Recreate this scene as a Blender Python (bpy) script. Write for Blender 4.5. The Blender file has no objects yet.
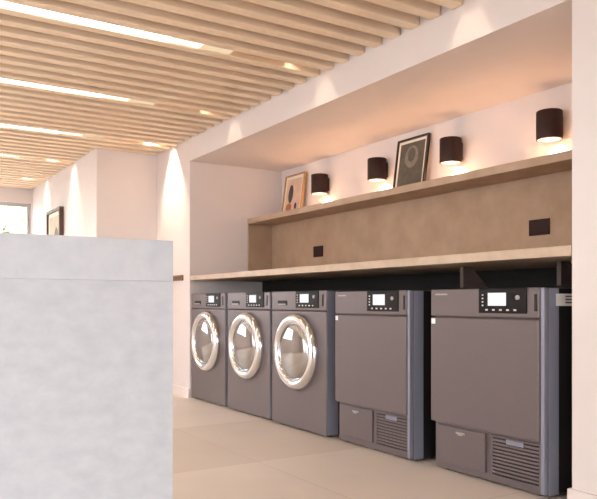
import bpy, bmesh, math, random
from mathutils import Vector, Matrix
random.seed(7)
PI = math.pi
scn = bpy.context.scene
COL = scn.collection

# ------------------------------------------------------------------ dimensions (metres)
XF = 2.60            # plane of column, pier, machine fronts
XA = 1.98            # plane of the wall further down the room
XN = 3.594           # back wall of the recess
XP = 3.466           # face of the stone back panel
Y_PIER = 1.906; Y_END = 6.00; Y_COL = 6.85; Y_FAR = 9.83; Y_BACK = -3.0; X_LEFT = -4.0
Z_SLAT = 2.40; Z_SOF = 2.20; Z_TOP = 2.55

# ------------------------------------------------------------------ materials
def srgb(r, g, b):
    f = lambda c: c/12.92 if c <= .04045 else ((c+.055)/1.055)**2.4
    return (f(r/255), f(g/255), f(b/255), 1)

def mat(name, col, rough=.5, metal=0., noise=None, bump=None, stretch=(1,1,1), col2=None, spec=.5, emit=None, est=0, detail=6):
    m = bpy.data.materials.new(name); m.use_nodes = True
    nt = m.node_tree; b = nt.nodes['Principled BSDF']
    b.inputs['Base Color'].default_value = col
    b.inputs['Roughness'].default_value = rough
    b.inputs['Metallic'].default_value = metal
    b.inputs['Specular IOR Level'].default_value = spec
    if emit:
        b.inputs['Emission Color'].default_value = emit
        b.inputs['Emission Strength'].default_value = est
    if noise or bump:
        tc = nt.nodes.new('ShaderNodeTexCoord'); mp = nt.nodes.new('ShaderNodeMapping')
        mp.inputs['Scale'].default_value = stretch
        nt.links.new(tc.outputs['Object'], mp.inputs['Vector'])
        n = nt.nodes.new('ShaderNodeTexNoise'); n.inputs['Scale'].default_value = noise or 20
        n.inputs['Detail'].default_value = detail; n.inputs['Roughness'].default_value = .6
        nt.links.new(mp.outputs['Vector'], n.inputs['Vector'])
        if col2:
            r = nt.nodes.new('ShaderNodeValToRGB')
            r.color_ramp.elements[0].position = .3; r.color_ramp.elements[1].position = .7
            r.color_ramp.elements[0].color = col2; r.color_ramp.elements[1].color = col
            nt.links.new(n.outputs['Fac'], r.inputs['Fac'])
            nt.links.new(r.outputs['Color'], b.inputs['Base Color'])
        if bump:
            bp = nt.nodes.new('ShaderNodeBump'); bp.inputs['Strength'].default_value = bump
            bp.inputs['Distance'].default_value = .01
            nt.links.new(n.outputs['Fac'], bp.inputs['Height'])
            nt.links.new(bp.outputs['Normal'], b.inputs['Normal'])
    return m

def emis(name, col, st):
    m = bpy.data.materials.new(name); m.use_nodes = True
    nt = m.node_tree; nt.nodes.remove(nt.nodes['Principled BSDF'])
    e = nt.nodes.new('ShaderNodeEmission'); e.inputs['Color'].default_value = col; e.inputs['Strength'].default_value = st
    nt.links.new(e.outputs[0], nt.nodes['Material Output'].inputs[0]); return m

def glassy(name, refl, tint, rough=.02):
    m = bpy.data.materials.new(name); m.use_nodes = True
    nt = m.node_tree; nt.nodes.remove(nt.nodes['Principled BSDF'])
    g = nt.nodes.new('ShaderNodeBsdfGlossy'); g.inputs['Roughness'].default_value = rough
    t = nt.nodes.new('ShaderNodeBsdfTransparent'); t.inputs['Color'].default_value = tint
    x = nt.nodes.new('ShaderNodeMixShader'); x.inputs[0].default_value = refl
    nt.links.new(t.outputs[0], x.inputs[1]); nt.links.new(g.outputs[0], x.inputs[2])
    nt.links.new(x.outputs[0], nt.nodes['Material Output'].inputs[0]); return m

M = {}
M['paint'] = mat('white_paint', srgb(224,213,210), .6, noise=3, col2=srgb(220,209,206), spec=.3)
M['trim'] = mat('trim_paint', srgb(228,216,212), .45)
M['recess_shade'] = mat('recess_shade', srgb(26,20,20), .8)  # shade under the worktop put into the wall colour
M['backing'] = mat('ceiling_backing', srgb(165,136,110), .9)
M['wood'] = mat('slat_timber', srgb(244,222,197), .55, noise=14, stretch=(.12,1.6,1.6), col2=srgb(235,208,178), spec=.3)
M['stone'] = mat('tan_stone', srgb(178,149,125), .55, noise=5, col2=srgb(160,131,107), bump=.04, spec=.3)
M['stone_mid'] = mat('shelf_stone', srgb(186,160,138), .55, noise=8, col2=srgb(168,142,120), bump=.04, spec=.3)
M['stone_light'] = mat('pale_stone', srgb(200,178,158), .5, noise=9, col2=srgb(182,159,138), bump=.04, spec=.35)
M['desk'] = mat('white_concrete', srgb(207,210,216), .6, noise=13, col2=srgb(191,195,203), bump=.04, spec=.3, stretch=(1,1,1.6), detail=12)
M['desk_edge'] = mat('white_concrete_edge', srgb(208,211,217), .55, noise=13, col2=srgb(195,199,207), spec=.3, detail=9)
M['steel'] = mat('graphite_enamel', srgb(112,101,102), .42, .3, noise=60, col2=srgb(109,98,99), spec=.4)
M['steel_side'] = mat('graphite_side', srgb(138,139,154), .45, .2, spec=.4)  # lighter front shell, bluish daylight tint put into its colour
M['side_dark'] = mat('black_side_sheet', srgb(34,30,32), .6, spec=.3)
M['seam'] = mat('dark_seam', srgb(28,24,24), .7)
M['rubber'] = mat('black_rubber', srgb(22,20,20), .7)
M['black'] = mat('black_panel', srgb(24,18,19), .5, spec=.2)
M['chrome'] = mat('chrome', srgb(226,228,232), .12, 1.)
M['drum'] = mat('stainless_drum', srgb(110,106,102), .3, 1., noise=40, bump=.3)
M['grey_plastic'] = mat('light_grey_plastic', srgb(170,165,165), .4)
M['white_plastic'] = mat('white_plastic', srgb(240,238,236), .5)
M['ink'] = mat('printed_ink', srgb(110,90,90), .6)
M['screen'] = emis('lit_screen', srgb(238,236,240), .8)
M['icon'] = mat('icon_print', srgb(220,215,215), .5)
M['bronze'] = mat('dark_bronze', srgb(50,30,26), .55, .2, spec=.3)
M['gold'] = mat('lamp_lining', srgb(46,30,20), .6, .1)
M['bulb'] = emis('bulb_glow', (1,.78,.52,1), 8)
M['led'] = emis('led_diffuser', (1,.93,.82,1), 7)
M['led_soft'] = emis('led_diffuser_soft', (1,.86,.66,1), 1.6); M['led_faint'] = emis('led_diffuser_faint', (1,.76,.5,1), .6)
M['housing'] = mat('led_housing', srgb(225,200,170), .6)
M['oak'] = mat('oak_frame', srgb(196,150,98), .45, noise=30, stretch=(1,1,6), col2=srgb(170,122,74))
M['black_wood'] = mat('black_frame', srgb(38,28,26), .4)
M['walnut'] = mat('walnut_frame', srgb(84,58,44), .5)
M['mat'] = mat('mount_board', srgb(235,222,205), .8)
M['art_warm'] = mat('art_warm', srgb(228,198,176), .8, noise=12, col2=srgb(212,172,146))
M['art_dark'] = mat('art_dark', srgb(98,90,78), .8, noise=16, col2=srgb(80,74,66))
M['art_ink'] = mat('art_ink', srgb(74,62,62), .8)
M['art_rust'] = mat('art_rust', srgb(176,104,66), .8)
M['art_grey'] = mat('art_grey', srgb(140,130,115), .8, noise=25, col2=srgb(112,104,92))
M['art_pale'] = mat('art_pale', srgb(214,196,176), .8, noise=8, col2=srgb(190,172,152))
M['socket'] = mat('bronze_socket', srgb(50,27,24), .6, .1, spec=.2)
M['plaque'] = mat('brown_plaque', srgb(140,104,78), .5, noise=60, col2=srgb(96,68,50))
M['window_metal'] = mat('dark_window_metal', srgb(170,168,166), .4)
M['window_white'] = mat('white_window_frame', srgb(235,235,235), .4)
M['pane'] = glassy('window_glass', .05, (.97,.98,.98,1))
M['door_glass'] = glassy('porthole_glass', .5, (.5,.49,.5,1), .02)
M['leaf'] = mat('leaf_green', srgb(205,222,170), .6, noise=3, col2=srgb(170,196,140))
M['bark'] = mat('bark', srgb(110,92,76), .9, noise=12, col2=srgb(84,70,58))
M['ground'] = mat('pavement', srgb(186,184,180), .9, noise=4, col2=srgb(170,168,164))

# floor: big stone-look tiles with slight changes of tone and fine joints
def floor_mat():
    m = bpy.data.materials.new('stone_tile_floor'); m.use_nodes = True
    nt = m.node_tree; b = nt.nodes['Principled BSDF']; N = nt.nodes.new; L = nt.links.new
    tc = N('ShaderNodeTexCoord'); mp = N('ShaderNodeMapping')
    mp.inputs['Location'].default_value = (-.68, -1.0, 0)
    L(tc.outputs['Object'], mp.inputs['Vector'])
    br = N('ShaderNodeTexBrick'); br.offset = 0; br.inputs['Scale'].default_value = 1
    br.inputs['Mortar Size'].default_value = .002; br.inputs['Brick Width'].default_value = 1.2
    br.inputs['Row Height'].default_value = 1.2; br.inputs['Bias'].default_value = 0
    br.inputs['Color1'].default_value = srgb(238,225,214); br.inputs['Color2'].default_value = srgb(220,204,190)
    br.inputs['Mortar'].default_value = srgb(205,186,170)
    L(mp.outputs['Vector'], br.inputs['Vector'])
    n = N('ShaderNodeTexNoise'); n.inputs['Scale'].default_value = 2.2; n.inputs['Detail'].default_value = 8
    L(tc.outputs['Object'], n.inputs['Vector'])
    mx = N('ShaderNodeMix'); mx.data_type = 'RGBA'; mx.blend_type = 'MULTIPLY'; mx.inputs['Factor'].default_value = .2
    L(br.outputs['Color'], mx.inputs['A']); 
    r = N('ShaderNodeValToRGB'); r.color_ramp.elements[0].position = .3; r.color_ramp.elements[1].position = .7
    r.color_ramp.elements[0].color = (.7,.66,.62,1); r.color_ramp.elements[1].color = (1,1,1,1)
    L(n.outputs['Fac'], r.inputs['Fac']); L(r.outputs['Color'], mx.inputs['B'])
    L(mx.outputs['Result'], b.inputs['Base Color'])
    b.inputs['Roughness'].default_value = .42; b.inputs['Specular IOR Level'].default_value = .35
    return m
M['floor'] = floor_mat()

# ------------------------------------------------------------------ mesh helpers
def box(bm, x0, x1, y0, y1, z0, z1, bevel=0, seg=2):
    t = bmesh.new(); bmesh.ops.create_cube(t, size=1)
    for v in t.verts:
        v.co = Vector((x0+(v.co.x+.5)*(x1-x0), y0+(v.co.y+.5)*(y1-y0), z0+(v.co.z+.5)*(z1-z0)))
    if bevel: bmesh.ops.bevel(t, geom=t.edges[:], offset=bevel, segments=seg, profile=.5, affect='EDGES')
    merge(bm, t); return bm
def merge(bm, t):
    me = bpy.data.meshes.new('tmp'); t.to_mesh(me); t.free(); bm.from_mesh(me); bpy.data.meshes.remove(me)
def B(*a, **k): return box(bmesh.new(), *a, **k)
def lathe(bm, prof, axis='Z', n=48, cen=(0,0,0), caps=False):
    """prof: list of (radius, along-axis)"""
    rings = []
    for r, h in prof:
        ring = []
        for i in range(n):
            a = 2*PI*i/n; c, s = r*math.cos(a), r*math.sin(a)
            p = (c, s, h) if axis == 'Z' else (c, h, s)
            ring.append(bm.verts.new(Vector(p)+Vector(cen)))
        rings.append(ring)
    for a, b in zip(rings, rings[1:]):
        for i in range(n):
            j = (i+1) % n
            f = [a[i], a[j], b[j], b[i]]
            if axis == 'Y': f.reverse()
            fc = bm.faces.new(f); fc.smooth = True
    if caps:
        bm.faces.new(rings[0]); bm.faces.new(rings[-1])
    return bm
def fin(name, bm, m, parent=None, smooth=None):
    bmesh.ops.recalc_face_normals(bm, faces=bm.faces[:])
    me = bpy.data.meshes.new(name); bm.to_mesh(me); bm.free()
    me.materials.append(m)
    o = bpy.data.objects.new(name, me); COL.objects.link(o)
    if parent: o.parent = parent
    return o
def tag(o, label, cat, group=None, kind='thing'):
    o['label'] = label; o['category'] = cat
    if group: o['group'] = group
    o['kind'] = kind
    return o
def thing(name, label, cat, loc=(0,0,0), rz=0, group=None):
    o = bpy.data.objects.new(name, None); COL.objects.link(o); o.empty_display_size = .1
    o.location = loc; o.rotation_euler = (0,0,rz)
    return tag(o, label, cat, group)
def struct(name, bm, m, parent=None, label=None, cat=None):
    o = fin(name, bm, m, parent)
    if not parent: tag(o, label or name, cat or name.split('_')[0], None, 'structure')
    return o
def copy_tree(o, parent=None):
    c = o.copy(); COL.objects.link(c)
    if parent: c.parent = parent
    for ch in [q for q in bpy.data.objects if q.parent == o]: copy_tree(ch, c)
    return c

# ------------------------------------------------------------------ the room
struct('floor', B(X_LEFT-.2, 3.8, Y_BACK-.2, Y_FAR+.2, -.1, 0), M['floor'], label='pale beige stone tile floor of the laundry room', cat='floor')
struct('ceiling', B(X_LEFT-.2, XF+.01, Y_BACK-.2, Y_FAR+.2, Z_TOP, Z_TOP+.1), M['backing'], label='dark ceiling void above the timber slats', cat='ceiling')
# right-hand side: pier, column, recess end, soffit
bm = B(XF, 3.8, Y_BACK-.2, Y_PIER, 0, Z_TOP+.1)
struct('wall_right', bm, M['paint'], label='white wall pier at the right end of the machine recess', cat='wall')
struct('wall_recess_end', B(XF, 3.8, Y_END, Y_COL, 0, Z_TOP+.1), M['paint'], label='white wall column at the far end of the machine recess', cat='wall')
struct('wall_recess_back', B(XN, 3.8, Y_PIER, Y_END, 1.09, Z_SOF), M['paint'], label='white back wall above the shelf behind the wall lamps', cat='wall')
struct('wall_recess_lower', B(3.37, 3.8, Y_PIER, Y_END, 0, 1.0895), M['recess_shade'], label='back wall under the worktop behind the machines, shade in its colour', cat='wall')
struct('ceiling_soffit', B(XF, 3.8, Y_PIER, Y_END, Z_SOF, Z_TOP+.1), M['paint'], label='white lowered ceiling over the machine recess', cat='ceiling')
struct('wall_right_far', B(XA, 3.8, Y_COL, Y_FAR+.2, 0, Z_TOP+.1), M['paint'], label='white wall with a framed picture further down the room', cat='wall')
# far wall with a window opening
wx0, wx1, wz0, wz1 = -1.4, 1.965, .85, 2.215
bm = bmesh.new()
box(bm, X_LEFT-.2, wx0, Y_FAR, Y_FAR+.2, 0, Z_TOP+.1); box(bm, wx1, XA, Y_FAR, Y_FAR+.2, 0, Z_TOP+.1)
box(bm, wx0, wx1, Y_FAR, Y_FAR+.2, 0, wz0); box(bm, wx0, wx1, Y_FAR, Y_FAR+.2, wz1, Z_TOP+.1)
struct('wall_far', bm, M['paint'], label='white far wall holding the bright window', cat='wall')
def window(name, axis, c, a0, a1, z0, z1, mull, m, label):
    """axis 'X': the window spans x at y=c ; 'Y': spans y at x=c"""
    def bx(bm, p, q, d0, d1, zz0, zz1):
        if axis == 'X': box(bm, p, q, c+d0, c+d1, zz0, zz1)
        else: box(bm, c+d0, c+d1, p, q, zz0, zz1)
    root = bpy.data.objects.new(name, None); COL.objects.link(root); tag(root, label, 'window', None, 'structure')
    bm = bmesh.new(); w = .045
    bx(bm, a0, a1, -.03, .04, z1-w, z1); bx(bm, a0, a1, -.03, .04, z0, z0+w)
    bx(bm, a0, a0+w, -.03, .04, z0+w, z1-w); bx(bm, a1-w, a1, -.03, .04, z0+w, z1-w)
    for k in mull: bx(bm, k-w/2, k+w/2, -.03, .04, z0+w, z1-w)
    fin('window_frame', bm, m, root)
    ks = [a0+w/2] + list(mull) + [a1-w/2]
    for p, q in zip(ks, ks[1:]):
        bm = bmesh.new(); bx(bm, p+w/2, q-w/2, 0, .008, z0+w, z1-w); fin('window_pane', bm, M['pane'], root)
    return root
window('window_1', 'X', Y_FAR+.08, wx0, wx1, wz0, wz1, [-.3, .8], M['window_metal'], 'bright window in the far wall above the white desk')
# left wall, three tall windows
lw = [(-.9, .8), (1.3, 4.9), (6.4, 7.6)]
bm = bmesh.new(); e = Y_BACK-.2
for a, b_ in lw:
    box(bm, X_LEFT-.2, X_LEFT, e, a, 0, Z_TOP+.1)
    box(bm, X_LEFT-.2, X_LEFT, a, b_, 0, .1); box(bm, X_LEFT-.2, X_LEFT, a, b_, 2.38, Z_TOP+.1); e = b_
box(bm, X_LEFT-.2, X_LEFT, e, Y_FAR+.2, 0, Z_TOP+.1)
struct('wall_left', bm, M['paint'], label='white window wall opposite the machines', cat='wall')
for i, (a, b_) in enumerate(lw):
    window('window_%d' % (i+2), 'Y', X_LEFT-.1, a, b_, .1, 2.38, [a+(b_-a)*k/4 for k in (1,2,3)], M['window_white'], 'tall white-framed window opposite the machines')
# wall behind the camera, wide shopfront window
bm = bmesh.new()
box(bm, X_LEFT-.2, -3.4, Y_BACK-.2, Y_BACK, 0, Z_TOP+.1); box(bm, .6, XF, Y_BACK-.2, Y_BACK, 0, Z_TOP+.1)
box(bm, -3.4, .6, Y_BACK-.2, Y_BACK, 0, .15); box(bm, -3.4, .6, Y_BACK-.2, Y_BACK, 2.4, Z_TOP+.1)
struct('wall_near', bm, M['paint'], label='white shopfront wall behind the viewpoint', cat='wall')
window('window_5', 'X', Y_BACK-.1, -3.4, .6, .15, 2.4, [-2.4, -1.4, -.4], M['window_white'], 'wide shopfront window behind the viewpoint')

# baseboards
def bb(name, x0, x1, y0, y1, label):
    struct(name, B(x0, x1, y0, y1, 0, .085, bevel=.003), M['trim'], label=label, cat='baseboard')
bm = B(XF-.014, XF, Y_BACK, Y_PIER+.014, 0, .085); box(bm, XF, XF+.05, Y_PIER, Y_PIER+.014, 0, .085)
struct('baseboard_right', bm, M['trim'], label='white baseboard at the foot of the right pier', cat='baseboard')
bm = B(XF-.014, XF, Y_END, Y_COL-.014, 0, .085)
box(bm, XA, XF, Y_COL-.014, Y_COL, 0, .085)
struct('baseboard_column', bm, M['trim'], label='white baseboard at the foot of the far column', cat='baseboard')
bb('baseboard_right_far', XA-.014, XA, Y_COL-.014, Y_FAR, 'white baseboard below the framed picture on the far wall')
bb('baseboard_far', X_LEFT, XA-.014, Y_FAR-.014, Y_FAR, 'white baseboard under the far window')
bb('baseboard_left', X_LEFT, X_LEFT+.014, Y_BACK, Y_FAR-.014, 'white baseboard under the opposite windows')

# ------------------------------------------------------------------ slatted ceiling
PITCH, SW, SH = .1625, .072, .06
Y0S = 3.84
ORD = ['first','second','third','fourth','fifth','sixth','seventh','eighth']
STRIP = {-2:'strip light nearest the shopfront', -1:'strip light just above the right pier', 0:'strip light longest in the photo', 1:'second long strip light', 2:'third long strip light',
         3:'fourth long strip light', 4:'strip light closest to the far window'}
slat_mesh = {}
def slat(xe):
    if xe not in slat_mesh:
        bm = B(X_LEFT+.005, xe-.004, 0, SW, 0, SH, bevel=.005, seg=2)
        bmesh.ops.recalc_face_normals(bm, faces=bm.faces[:])
        me = bpy.data.meshes.new('ceiling_slat'); bm.to_mesh(me); bm.free(); me.materials.append(M['wood']); slat_mesh[xe] = me
    o = bpy.data.objects.new('ceiling_slat', slat_mesh[xe]); COL.objects.link(o); return o
for k in range(-16, 37):
    y = Y0S + k*PITCH
    if y+SW > Y_FAR-.02: break
    xe = XF if y+SW < Y_COL-.01 else XA
    o = slat(xe); o.location = (0, y, Z_SLAT)
    s, r = divmod(k, 8)
    tag(o, 'pale timber ceiling slat, %s beyond the %s' % (ORD[r], STRIP[s]), 'ceiling slat', 'timber slats across the ceiling')
GAP = PITCH-SW
def strip_light(y1, xe, label, power):
    y0 = y1-GAP
    t = thing('strip_light', label, 'ceiling light', (0, 0, Z_SLAT+SH), 0, 'strip lights between the slats')
    # inverted trough standing on the backs of its two neighbouring slats
    zt = .046
    bm = B(X_LEFT+.01, xe-.006, y0-.012, y0, .001, zt); box(bm, X_LEFT+.01, xe-.006, y1, y1+.012, .001, zt)
    box(bm, X_LEFT+.01, xe-.006, y0-.012, y1+.012, zt, zt+.008)
    fin('housing', bm, M['housing'], t)
    xm = min(1.52, xe-.72)
    fin('diffuser', B(X_LEFT+.02, xm, y0+.003, y1-.003, -SH+.008, -SH+.018), M['led'], t)
    xt = min(xm+.4, xe-.4)
    fin('diffuser_end', B(xm, xm+(xt-xm)*.5, y0+.003, y1-.003, -SH+.008, -SH+.018), M['led_soft'], t)
    fin('diffuser_end', B(xm+(xt-xm)*.5, xt, y0+.003, y1-.003, -SH+.008, -SH+.018), M['led_faint'], t)
    fin('end_lamp', lathe(bmesh.new(), [(.0005,zt-.002),(.02,zt-.001),(.02,zt-.014),(.0005,zt-.014)], 'Z', 20, (xe-.3, (y0+y1)/2, 0)), M['led_soft'], t)
    l = bpy.data.lights.new('end_lamp_beam', 'SPOT'); l.energy = power; l.color = (1,.80,.60); l.spot_size = math.radians(75); l.spot_blend = .8; l.shadow_soft_size = .012
    o = bpy.data.objects.new('end_lamp_beam', l); COL.objects.link(o); o.location = (xe-.3, (y0+y1)/2, Z_SLAT+SH+zt-.018)
    o.rotation_euler = Vector((.3, 0, -.42)).to_track_quat('-Z', 'Y').to_euler()
    return t
LL = {-1:'warm strip light in the ceiling slats closest to the right pier', 0:'longest bright strip light at the top left of the slatted ceiling',
      1:'second bright strip light from the front in the slatted ceiling', 2:'third bright strip light from the front, aimed at the far column',
      3:'fourth strip light from the front, ending above the framed wall picture', 4:'farthest strip light in the slats beside the far window'}
for s in LL:
    y1 = Y0S + 1.3*s
    strip_light(y1, XF if y1 < Y_COL-.1 else XA, LL[s], {-1:3, 0:3, 1:3, 2:45}.get(s, 14))

# ------------------------------------------------------------------ worktop, brackets and shelf unit
wt = thing('worktop', 'long pale stone worktop running over the washing machines and dryers', 'worktop')
fin('slab', B(XF-.006, XN-.002, Y_PIER+.002, Y_END-.002, 1.09, 1.135, bevel=.003), M['stone_light'], wt)
M['bracket'] = mat('bracket_brown', srgb(96,78,74), .6)
def shadow_cut_bracket(y, x0):
    bm = bmesh.new(); pts = [(x0, .972), (x0+.2, .972), (x0+.07, 1.0905), (x0, 1.0905)]  # slanted rear edge shapes the shadow line falling across the support
    f = [bm.verts.new((x, y-.012, z)) for x, z in pts]; g = [bm.verts.new((x, y+.012, z)) for x, z in pts]
    bm.faces.new(f); bm.faces.new(g)
    for i in range(4): bm.faces.new([f[i], f[(i+1)%4], g[(i+1)%4], g[i]])
    return bm
for y in (2.85, 2.2):
    o = fin('bracket', shadow_cut_bracket(y, 2.9), M['bracket'], wt); o['label'] = 'dark brown support bracket, rear edge cut along its shadow'
su = thing('shelf_unit', 'tan stone shelf with matching back panel above the worktop', 'shelf', (XP, 4, 1.136))
def inv(o, p=su): o.matrix_parent_inverse = Matrix.Translation(-Vector(p.location)); return o
inv(fin('shelf_board', B(3.2, XN-.002, Y_PIER+.003, Y_END-.003, 1.65, 1.70, bevel=.003), M['stone_mid'], su))
inv(fin('back_panel', B(XP, XN-.003, Y_PIER+.003, Y_END-.003, 1.136, 1.6495), M['stone'], su))
inv(fin('side_panel', B(3.205, XP-.0005, Y_END-.024, Y_END-.003, 1.136, 1.6495, bevel=.002), M['stone'], su))

# ------------------------------------------------------------------ sockets (double, bronze)
def socket(y, label):
    t = thing('wall_socket', label, 'socket', (XP, y, 1.34), -PI/2, 'bronze sockets on the stone panel')
    fin('face_plate', B(-.075, .075, -.009, -.0005, -.048, .048, bevel=.003), M['socket'], t)
    for cx in (-.037, .037):
        bm = bmesh.new()
        box(bm, cx-.004, cx+.004, -.0105, -.0085, .006, .02); box(bm, cx-.017, cx-.006, -.0105, -.0085, -.016, -.011); box(bm, cx+.006, cx+.017, -.0105, -.0085, -.016, -.011)
        fin('pin_holes', bm, M['rubber'], t)
        fin('switch', B(cx-.006, cx+.006, -.0125, -.0085, .026, .04, bevel=.001), M['bronze'], t)
socket(2.765, 'dark bronze double socket on stone panel near the right pier')
socket(5.146, 'dark bronze double socket on stone panel at the far left end')

# ------------------------------------------------------------------ wall lamps
def lamp():
    t = thing('wall_lamp', '', 'wall lamp', (XN, 0, 1.95), -PI/2, 'bronze cylinder wall lamps above the shelf')
    R, H, cy = .076, .086, -.085
    prof = [(R-.006,-H),(R-.001,-H),(R,-H+.002),(R,H-.004),(R-.004,H),(0.0005,H)]
    fin('lamp_shade', lathe(bmesh.new(), prof, 'Z', 48, (0,cy,0)), M['bronze'], t)
    fin('shade_lining', lathe(bmesh.new(), [(R-.0065,-H+.001),(R-.0065,.03),(.0005,.03)], 'Z', 48, (0,cy,0)), M['gold'], t)
    bm = B(-.022, .022, cy+R-.004, -.012, -.045, .045, bevel=.003); fin('bracket', bm, M['bronze'], t)
    fin('wall_plate', B(-.035, .035, -.012, -.0005, -.06, .06, bevel=.003), M['bronze'], t)
    bm = bmesh.new(); bmesh.ops.create_uvsphere(bm, u_segments=24, v_segments=12, radius=.009, matrix=Matrix.Translation((0,cy,.02)))
    for f in bm.faces: f.smooth = True
    fin('bulb', bm, M['bulb'], t)
    return t
def lamp_light(y):
    l = bpy.data.lights.new('lamp_beam', 'SPOT'); l.energy = 38; l.color = (1,.8,.6); l.spot_size = math.radians(100); l.spot_blend = .05; l.shadow_soft_size = .006
    o = bpy.data.objects.new('lamp_beam', l); COL.objects.link(o); o.location = (XN-.085, y, 1.95+.009)
lp = lamp()
names = ['black-bronze cylinder wall lamp nearest the right pier', 'dark cylinder wall lamp just right of the black framed picture',
         'dark cylinder wall lamp just left of the black framed picture', 'dark cylinder wall lamp beside the oak framed picture']
for i, y in enumerate((2.73, 3.555, 4.375, 5.195)):
    o = lp if i == 0 else copy_tree(lp)
    o.location.y = y; o['label'] = names[i]; lamp_light(y)

# ------------------------------------------------------------------ pictures
def disc(cx, cz, rx, rz, y0, y1, n=32):
    bm = bmesh.new(); f = [bm.verts.new((cx+rx*math.cos(2*PI*i/n), y0, cz+rz*math.sin(2*PI*i/n))) for i in range(n)]
    g = [bm.verts.new((v.co.x, y1, v.co.z)) for v in f]
    bm.faces.new(f); bm.faces.new(g)
    for i in range(n): bm.faces.new([f[i], f[(i+1)%n], g[(i+1)%n], g[i]])
    return bm
def frame_bm(w, h, fw, d):
    bm = bmesh.new()
    box(bm, -w/2, w/2, 0, d, 0, fw, bevel=.002); box(bm, -w/2, w/2, 0, d, h-fw, h, bevel=.002)
    box(bm, -w/2, -w/2+fw, 0, d, fw-.001, h-fw+.001, bevel=.002); box(bm, w/2-fw, w/2, 0, d, fw-.001, h-fw+.001, bevel=.002)
    return bm
def picture(name, label, loc, w, h, fw, d, mw, fm, am, lean, shapes):
    t = thing(name, label, 'picture', loc, -PI/2); t.rotation_euler = (lean, 0, -PI/2)
    fin('frame', frame_bm(w, h, fw, d), fm, t)
    fin('mount', B(-w/2+fw, w/2-fw, d*.45, d*.9, fw, h-fw), M['mat'], t)
    art = fin('artwork', B(-w/2+fw+mw, w/2-fw-mw, d*.45-.0015, d*.45-.0002, fw+mw, h-fw-mw), am, t)
    for nm, bmx, mm in shapes: fin(nm, bmx, mm, art)
    return t
ya = .025*.45-.0016
picture('picture_frame', 'small oak framed print leaning at the far left end of the shelf', (3.492, 5.683, 1.7015), .35, .425, .014, .025, .03, M['oak'], M['art_warm'], -.14,
    [('painted_shape', disc(-.045, .235, .042, .09, ya-.0015, ya), M['art_ink']), ('painted_shape', disc(.06, .105, .022, .034, ya-.0015, ya), M['art_ink']),
     ('painted_shape', disc(-.06, .1, .05, .045, ya-.001, ya), M['art_rust'])])
picture('picture_frame', 'black framed dark print with pale mount leaning on shelf between lamps', (3.492, 4.0, 1.7015), .35, .445, .016, .025, .022, M['black_wood'], M['art_dark'], -.14,
    [('painted_shape', disc(0, .295, .075, .085, ya-.0012, ya), M['art_grey']), ('painted_shape', disc(0, .31, .042, .055, ya-.0018, ya), M['art_dark']),
     ('caption', B(-.09, .09, ya-.0012, ya, .075, .082), M['art_grey'])])
picture('picture_frame', 'large brown framed picture hung on the far wall above the desk', (XA-.051, 8.47, 1.01), .66, .97, .035, .05, .05, M['walnut'], M['art_pale'], 0,
    [('painted_shape', disc(.1, .5, .13, .25, .05*.45-.003, .05*.45-.0016), M['art_grey'])])

# small brown plaque on the column
t = thing('wall_plaque', 'small brown plaque on the column beside the white desk', 'sign', (XF, 6.275, 1.12), -PI/2)
fin('plate', B(-.125, .125, -.012, 0, -.026, .026, bevel=.003), M['plaque'], t)
bm = bmesh.new()
for i in range(6): box(bm, -.1+.034*i, -.08+.034*i, -.0128, -.0118, -.01, .01)
fin('lettering', bm, M['walnut'], t)

# ------------------------------------------------------------------ desk in front
t = thing('reception_desk', 'tall white concrete desk in the left foreground', 'desk', (-.35, 2.2, 0))
dx0, dx1 = -1.3, 1.242
fin('desk_body', B(dx0, dx1, .0, .62, 0, .9588, bevel=.001), M['desk'], t)
fin('desk_top', B(dx0, dx1, -.003, .625, 0.9592, 1.095, bevel=.0015), M['desk_edge'], t)

# ------------------------------------------------------------------ machines (local x = left to right seen from the front, -y = towards the viewer)
W, HM, D, FT = .705, .966, .72, .012
def cut(o, cutter_bm):
    cme = bpy.data.meshes.new('c'); bmesh.ops.recalc_face_normals(cutter_bm, faces=cutter_bm.faces[:]); cutter_bm.to_mesh(cme); cutter_bm.free()
    c = bpy.data.objects.new('c', cme); COL.objects.link(c)
    md = o.modifiers.new('b', 'BOOLEAN'); md.operation = 'DIFFERENCE'; md.solver = 'EXACT'; md.object = c
    dg = bpy.context.evaluated_depsgraph_get(); dg.update()
    me = bpy.data.meshes.new_from_object(o.evaluated_get(dg)); o.modifiers.clear(); old = o.data; o.data = me
    bpy.data.meshes.remove(old); bpy.data.objects.remove(c); bpy.data.meshes.remove(cme)
def controls(t, y, zb, HM):
    xl = -W/2
    p = fin('control_panel', B(xl+.335, xl+.618, y-.006, y+.004, zb, HM-.0005, bevel=.003), M['black'], t)
    fin('screen', B(xl+.395, xl+.503, y-.0085, y-.0055, zb+.036, HM-.022, bevel=.001), M['screen'], p)
    for k in range(5): fin('button', B(xl+.38+.042*k, xl+.394+.042*k, y-.0085, y-.0055, zb+.012, zb+.02), M['icon'], p)
    for k in range(4): fin('button', B(xl+.358, xl+.366, y-.0085, y-.0055, zb+.034+.017*k, zb+.041+.017*k), M['icon'], p)
    fin('dial', lathe(bmesh.new(), [(.011,0),(.011,-.006),(.0005,-.006)], 'Y', 20, (xl+.57, y-.0055, zb+.075)), M['grey_plastic'], p)
    fin('card_slot', B(xl+.658, xl+.672, y-.003, y+.003, zb+.012, zb+.09, bevel=.001), M['rubber'], t)
def feet(t, y0):
    for sx in (-1, 1):
        for yy in (y0+.06, D-.06):
            fin('foot', lathe(bmesh.new(), [(.0005,0),(.024,0),(.024,.006),(.012,.009),(.012,FT+.001),(.0005,FT+.001)], 'Z', 20, (sx*(W/2-.06), yy, 0)), M['rubber'], t)
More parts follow.
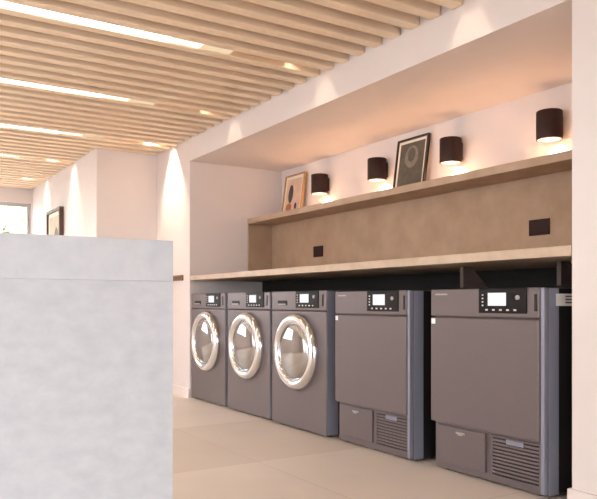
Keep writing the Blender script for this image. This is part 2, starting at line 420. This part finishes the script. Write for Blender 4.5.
def washer():
    t = thing('washing_machine', '', 'washing machine', (XF, 0, 0), -PI/2, 'graphite front-loading washing machines')
    zc, y = .545, 0
    b = fin('body', B(-W/2, W/2, 0, D, FT, .828, bevel=.006), M['steel'], t)
    cut(b, lathe(bmesh.new(), [(.2,-.05),(.2,.3)], 'Y', 64, (0,0,zc), caps=True))
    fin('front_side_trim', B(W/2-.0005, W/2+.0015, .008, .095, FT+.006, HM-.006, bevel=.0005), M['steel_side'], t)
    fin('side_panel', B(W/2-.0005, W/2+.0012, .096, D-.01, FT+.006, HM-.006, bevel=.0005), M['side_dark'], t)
    fin('top_fascia', B(-W/2, W/2, 0, D, .832, HM, bevel=.006), M['steel'], t)
    fin('drum', lathe(bmesh.new(), [(.199,.002),(.196,.03),(.19,.06),(.186,.27),(.12,.285),(.0005,.29)], 'Y', 64, (0,0,zc)), M['drum'], t)
    d = fin('door_ring', lathe(bmesh.new(), [(.264,.0),(.268,-.012),(.262,-.03),(.25,-.046),(.232,-.054),(.214,-.052),(.2,-.042),(.193,-.03),(.19,-.012),(.19,.0)], 'Y', 72, (0,0,zc)), M['chrome'], t)
    d['label'] = 'polished chrome porthole ring'
    pr = [(.192,-.026)] + [(.19*math.cos(a), -.026-.034*math.sin(a)) for a in [PI/2*i/10 for i in range(1,10)]] + [(.0005,-.06)]
    fin('door_glass', lathe(bmesh.new(), pr, 'Y', 64, (0,0,zc)), M['door_glass'], t)
    controls(t, y, .85, HM)
    xl = -W/2
    p = fin('drawer_handle', B(xl+.09, xl+.215, -.004, .004, .868, .9, bevel=.002), M['black'], t)
    fin('handle_lip', B(xl+.1, xl+.205, -.009, -.0035, .87, .878, bevel=.001), M['grey_plastic'], p)
    feet(t, 0)
    return t
def dryer(HM=.956):
    t = thing('tumble_dryer', '', 'tumble dryer', (XF, 0, 0), -PI/2, 'graphite front-loading tumble dryers')
    xl = -W/2
    fin('body', B(-W/2+.003, W/2, .03, D, FT, HM-.001, bevel=.006), M['steel'], t)
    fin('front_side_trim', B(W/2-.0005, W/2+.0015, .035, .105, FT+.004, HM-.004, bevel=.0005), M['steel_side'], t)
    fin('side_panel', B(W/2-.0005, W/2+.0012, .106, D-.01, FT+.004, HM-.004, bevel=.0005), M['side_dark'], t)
    fin('top_fascia', B(-W/2, W/2-.022, 0, .031, .815, HM, bevel=.006), M['steel'], t)
    d = fin('door', B(-W/2, W/2-.022, -.002, .031, .258, .81, bevel=.007), M['steel'], t)
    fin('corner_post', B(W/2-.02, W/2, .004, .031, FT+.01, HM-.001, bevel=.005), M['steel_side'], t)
    lab = fin('sticker', B(xl+.008, xl+.036, -.0032, -.0018, .775, .803), M['white_plastic'], d); lab['label'] = 'small white square sticker'
    bm = bmesh.new()
    for i in range(7): box(bm, xl+.035+.0125*i, xl+.044+.0125*i, -.0012, .0005, HM-.03, HM-.022)
    fin('nameplate', bm, M['grey_plastic'], t)
    controls(t, 0, .836, HM)
    # lower section: lint flap with latch, vent grille
    fl = fin('lint_flap', B(xl+.03, xl+.355, .018, .031, .05, .242, bevel=.003), M['steel'], t)
    bm = B(xl+.165, xl+.225, .013, .0185, .212, .222, bevel=.001); box(bm, xl+.18, xl+.21, .010, .0135, .206, .214, bevel=.001)
    fin('latch', bm, M['grey_plastic'], fl)
    fin('grille_recess', B(xl+.395, xl+.675, .026, .0305, .052, .238), M['seam'], t)
    g = bmesh.new()
    box(g, xl+.39, xl+.68, .017, .0265, .044, .054); box(g, xl+.39, xl+.68, .017, .0265, .236, .244)
    box(g, xl+.39, xl+.402, .017, .0265, .054, .236); box(g, xl+.668, xl+.68, .017, .0265, .054, .236)
    for i in range(10): box(g, xl+.402, xl+.668, .0175, .0265, .0625+.0172*i, .073+.0172*i)
    gr = fin('vent_grille', g, M['steel'], t)
    fin('grille_plate', B(xl+.485, xl+.585, .0145, .018, .213, .236, bevel=.001), M['steel_side'], gr)
    feet(t, .03)
    return t
w0 = washer()
wn = ['graphite washing machine standing against the far end wall of the recess', 'middle graphite washing machine with a chrome porthole', 'graphite washing machine standing beside the dryers']
for i, y in enumerate((5.63, 4.858, 4.092)):
    o = w0 if i == 0 else copy_tree(w0); o.location.y = y; o.location.x = XF + (.005, -.005, -.022)[i]; o['label'] = wn[i]
d0 = dryer(); d0.scale.x = 1.028
dn = ['graphite tumble dryer standing next to the washing machines', 'graphite tumble dryer closest to the right pier']
for i, y in enumerate((3.272, 2.407)):
    o = d0 if i == 0 else copy_tree(d0); o.location.y = y; o.location.x = XF + (-.033, -.012)[i]; o.scale.x = (1, 1.028)[i]; o['label'] = dn[i]
    last = o
s = fin('warning_label', B(W/2+.001, W/2+.0025, .085, .205, .872, .928), M['white_plastic'], last); s['label'] = 'white warning label on the side'
bm = bmesh.new()
for i in range(3): box(bm, W/2+.0022, W/2+.003, .15, .198, .884+.014*i, .891+.014*i)
fin('label_print', bm, M['ink'], s)

# ------------------------------------------------------------------ outside
tag(fin('ground', B(-40, 40, -40, 60, -.25, -.12), M['ground']), 'pale pavement outside the windows', 'ground', None, 'structure')
def tree(x, y, h, r, seed, label):
    rnd = random.Random(seed)
    t = thing('tree', label, 'tree', (x, y, -.12), 0, 'trees outside the far window')
    fin('trunk', lathe(bmesh.new(), [(.0005,0),(.14,0),(.11,h*.3),(.07,h*.75),(.0005,h*.78)], 'Z', 14), M['bark'], t)
    bm = bmesh.new()
    for i in range(2600):
        while True:
            p = Vector((rnd.uniform(-1,1), rnd.uniform(-1,1), rnd.uniform(-1,1)))
            if .35 < p.length < 1: break
        c = Vector((p.x*r, p.y*r, h*.56 + p.z*h*.46)); s = rnd.uniform(.06,.13)
        a = Vector((rnd.gauss(0,1), rnd.gauss(0,1), rnd.gauss(0,1))).normalized(); b_ = a.orthogonal().normalized()
        bm.faces.new([bm.verts.new(c+a*s), bm.verts.new(c+b_*s*.5), bm.verts.new(c-a*s), bm.verts.new(c-b_*s*.5)])
    me = bpy.data.meshes.new('foliage'); bm.to_mesh(me); bm.free(); me.materials.append(M['leaf'])
    o = bpy.data.objects.new('foliage', me); COL.objects.link(o); o.parent = t
tree(2.6, 15.5, 3.4, 1.3, 1, 'leafy green tree outside the far window, nearest the corner')
tree(.2, 17.5, 3.8, 1.5, 2, 'leafy green tree outside the far window, left of the corner tree')
tree(3.9, 20, 4.2, 1.6, 3, 'pale leafy tree set back outside the far window')

# ------------------------------------------------------------------ sky, camera, view
w = bpy.data.worlds.new('sky'); scn.world = w; w.use_nodes = True
nt = w.node_tree; bg = nt.nodes['Background']
bg.inputs['Color'].default_value = (.95,.97,1,1); bg.inputs['Strength'].default_value = 6.5

cam = bpy.data.cameras.new('camera'); co = bpy.data.objects.new('camera', cam); COL.objects.link(co)
co.location = (0, 0, .89); co.rotation_euler = (PI/2, 0, -math.radians(32.3))
cam.sensor_width = 36; cam.lens = 36*696/597; cam.shift_y = 52.5/597; cam.clip_start = .05
scn.camera = co
vs = scn.view_settings; vs.view_transform = 'Standard'; vs.look = 'None'; vs.gamma = 1; vs.use_curve_mapping = False
vs.exposure = .6
